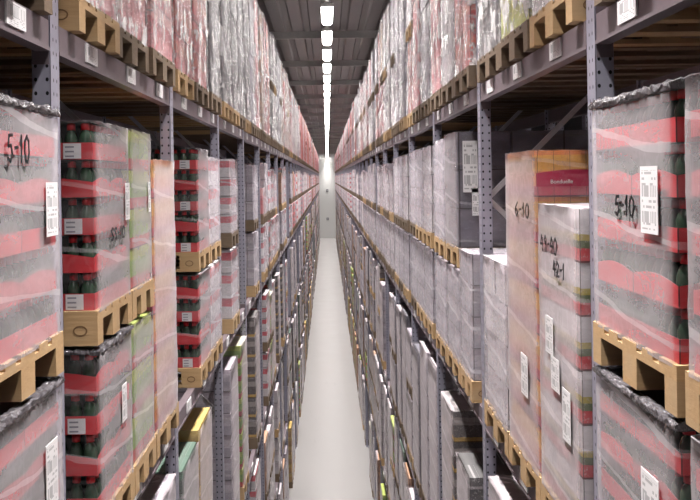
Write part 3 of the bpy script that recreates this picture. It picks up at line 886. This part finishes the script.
# ------------------------------------------------------------------- setting
XW = 5.5; YN = -9.0; CEIL = CAM_Z + 3.25
def mat_floor():
    k = N('polished_concrete'); tc = k.n('TexCoord')
    a = k.noise(tc.outputs['Object'], .8, 5, .6); b = k.noise(k.mapping(tc.outputs['Object'], (2, .35, 1)), 1.2, 4, .6)
    c = k.mix(a, (.24, .228, .224), (.325, .308, .304)); c = k.mix(k.math('MULTIPLY', k.math('GREATER_THAN', b, .66), .25), c, (.21, .20, .195))
    s = k.bsdf(c, .32, 0, .5); k.l(k.math('ADD', .22, k.math('MULTIPLY', a, .2)), s.inputs['Roughness'])
    return k.done(s)
def mat_wall(name, c0, c1, rough=.7):
    k = N(name); tc = k.n('TexCoord'); a = k.noise(tc.outputs['Object'], .6, 4, .55)
    return k.done(k.bsdf(k.mix(a, c0, c1), rough))
def mat_deck():
    k = N('profiled_metal_deck'); tc = k.n('TexCoord'); a = k.noise(tc.outputs['Object'], .5, 3, .5)
    return k.done(k.bsdf(k.mix(a, (.23, .21, .205), (.29, .265, .26)), .55, .1))
def slab(name, x0,x1,y0,y1,z0,z1, mat, label):
    m = MB(); m.box(x0,x1,y0,y1,z0,z1); return struct(name, m.mesh(name, mat), label)
slab('floor', -XW, XW, YN, END, -.1, 0, mat_floor(), 'pale polished concrete aisle floor')
slab('wall_back', -XW, XW, END, END+.2, 0, CEIL, mat_wall('white_panel_wall', (.80,.79,.77), (.86,.85,.83), .30), 'white end wall of the aisle')
wm = mat_wall('grey_wall', (.10,.10,.11), (.14,.14,.15))
slab('wall_left', -XW-.2, -XW, YN, END, 0, CEIL, wm, 'dark side wall behind the racks'); slab('wall_right', XW, XW+.2, YN, END, 0, CEIL, wm, 'dark side wall behind the racks')
slab('wall_front', -XW, XW, YN-.2, YN, 0, CEIL, wm, 'wall behind the camera')
m = MB(); n = int(2*XW/.4)      # trapezoidal deck, ribs along the aisle
for i in range(n):
    x = -XW + i*.4
    P = [(x,0),(x+.22,0),(x+.25,.06),(x+.37,.06),(x+.4,0)]
    for (a, za), (b, zb) in zip(P[:-1], P[1:]): m.face([(a,YN,CEIL+za),(a,END,CEIL+za),(b,END,CEIL+zb),(b,YN,CEIL+zb)])
m.face([(-XW,YN,CEIL+.12),(XW,YN,CEIL+.12),(XW,END,CEIL+.12),(-XW,END,CEIL+.12)])
struct('ceiling', m.mesh('ceiling', mat_deck()), 'dark profiled metal roof deck')
BM = mat_simple('pale_grey_roof_beam', (.5,.48,.47), .5)
j = 0
y = 16.4 - 5.5*4
while y < END-1:
    m = MB(); m.box(-XW, XW, y-.03, y+.03, CEIL-.16, CEIL-.13); m.box(-XW, XW, y-.012, y+.012, CEIL-.13, CEIL)
    struct(f'trim_{j+1}', m.mesh('roof_purlin', BM), 'roof purlin crossing the aisle'); j += 1; y += 5.5

# lamps: one row of tube luminaires on a rail over the aisle
LZ = CAM_Z + 2.72; LX = .045
def lamp_meshes():
    a = MB(); a.box(-.10,.10,-.8,.8,.0,.05); a.box(-.05,.05,-.78,.78,.05,.075)
    d = MB(); pts = [(-.09,0),(-.075,-.035),(-.035,-.055),(.035,-.055),(.075,-.035),(.09,0)]
    for (xa,za),(xb,zb) in zip(pts[:-1],pts[1:]): d.face([(xa,-.77,za),(xb,-.77,zb),(xb,.77,zb),(xa,.77,za)], None, 0, True)
    d.face([(x,-.77,z) for x,z in pts][::-1]); d.face([(x,.77,z) for x,z in pts])
    e = MB(); e.box(-.07,.07,-.015,.015,-.04,0.0)
    return a.mesh('housing', M['white_metal']), d.mesh('diffuser', M['lamp'])
HO, DI = lamp_meshes()
LAMP = bpy.data.lights.new('lamp_light', 'AREA'); LAMP.shape = 'RECTANGLE'; LAMP.size = .11; LAMP.size_y = 1.5; LAMP.energy = 72; LAMP.spread = math.radians(64); LAMP.color = (1, .965, .94)
ly = 16.5 - 2.63*9; li = 0; seen = 0
while ly < END-.9:
    vis = VPY - F*2.72/max(ly, .1) > -3 and ly > 0
    if vis:
        lab = f"{ORD[seen]} ceiling tube lamp in view, counted from the camera down the aisle row" if seen < 10 else 'distant ceiling tube lamp merging into one bright line toward the end wall'
        g = 'tube lamps over the aisle' if seen < 10 else 'distant tube lamps over the aisle'; seen += 1
    else: lab, g = 'ceiling tube lamp of the aisle row above or behind the viewer, out of the photograph', 'tube lamps above the viewer'
    r = thing('ceiling_lamp', lab, 'lamp', (LX, ly, LZ), g)
    link('housing', HO, r); link('diffuser', DI, r)
    lo_ = bpy.data.objects.new('lamp_light', LAMP); COL.objects.link(lo_); lo_.parent = r; lo_.location = (0,0,-.065)
    ly += 2.63; li += 1
for sx in (1,):           # the same lamps over the neighbouring aisle, whose light comes through the gaps
    for i in range(3):
        r = thing('ceiling_lamp', f"tube lamp over the aisle beyond the {SIDE[sx]} rack, hidden behind the loads", 'lamp', (sx*4.55, 4.1+2.63*i, LZ), f"tube lamps beyond the {SIDE[sx]} rack")
        link('housing', HO, r); link('diffuser', DI, r)
        lo_ = bpy.data.objects.new('lamp_light', LAMP); COL.objects.link(lo_); lo_.parent = r; lo_.location = (0,0,-.065)
for (sx, y_, lv, h_, sty) in ((1, 6.9, 'middle', 1.86, 'yellow'), (1, 4.2, 'middle', 1.5, 'brown'), (1, 9.5, 'middle', 1.7, 'white'), (1, 7.9, 'middle', 1.2, 'grey'),
                              (-1, 4.3, 'middle', 1.6, 'white'), (-1, 7.1, 'middle', 1.5, 'brown'), (-1, 9.7, 'middle', 1.75, 'grey')):
    r = thing('wrapped_pallet', f"{STY[sty]['d']} in the neighbour rack, glimpsed through the gap behind the {SIDE[sx]} rack", 'pallet', (sx*(DR+RACK_D+.28+.56), y_+.4, CAM_Z+LEVELS[lv]+.122), f"pallets in the rack behind the {SIDE[sx]} rack")
    add_pallet(r, .8, M['wood'], False); link('packs', cargo_block(.78, h_, sty), r, (0,0,PH))
m = MB(); m.box(LX-.025,LX+.025,YN+.1,END-.05,LZ+.0755,LZ+.115)
tag(link('lighting_rail', m.mesh('lighting_rail', M['white_metal'])), 'thin white rail carrying the row of tube lamps along the aisle', 'light rail')
y = YN+1.5; hang = 0
rail = bpy.data.objects['lighting_rail']
hm = MB(); hm.box(LX-.006,LX+.006,-.006,.006,LZ+.1151,CEIL-.001); HM = hm.mesh('hanger', M['dark_metal'])
while y < END-1:
    link('hanger', HM, rail, (0,y,0)); y += 5.26; 
for z, what in ((CAM_Z-1.62, 'upper'), (CAM_Z-5.3, 'lower')):
    m = MB(); m.box(-.14,.14,END-.05,END-.001,z-.16,z+.16); m.box(-.09,.09,END-.06,END-.05,z-.1,z+.1,1)
    tag(link('wall_mounted_box', m.mesh('wall_mounted_box', [M['dark_metal'], M['galv']])), f"{what} of the two small dark boxes on the white end wall", 'wall box')

# ------------------------------------------------------------ camera & view
cam = bpy.data.cameras.new('camera'); co = bpy.data.objects.new('camera', cam); COL.objects.link(co)
cam.sensor_width = 36; cam.lens = F/700*36
cam.shift_x = (350-VPX)/700; cam.shift_y = -(250-VPY)/700
co.location = (0, 0, CAM_Z); co.rotation_euler = (math.pi/2, 0, 0)
co.rotation_euler.rotate_axis('Z', -.016)
cam.clip_end = 400
sc = bpy.context.scene; sc.camera = co
w = bpy.data.worlds.new('world'); w.use_nodes = True; w.node_tree.nodes['Background'].inputs[0].default_value = (.02,.02,.022,1); sc.world = w
sc.view_settings.view_transform = 'Standard'; sc.view_settings.look = 'None'; sc.view_settings.exposure = 0.42; sc.view_settings.gamma = 1
try:
    sc.cycles.use_denoising = True; sc.cycles.max_bounces = 8; sc.cycles.diffuse_bounces = 1; sc.cycles.transparent_max_bounces = 24; sc.cycles.use_light_tree = True
    sc.cycles.sample_clamp_indirect = 8
except Exception: pass
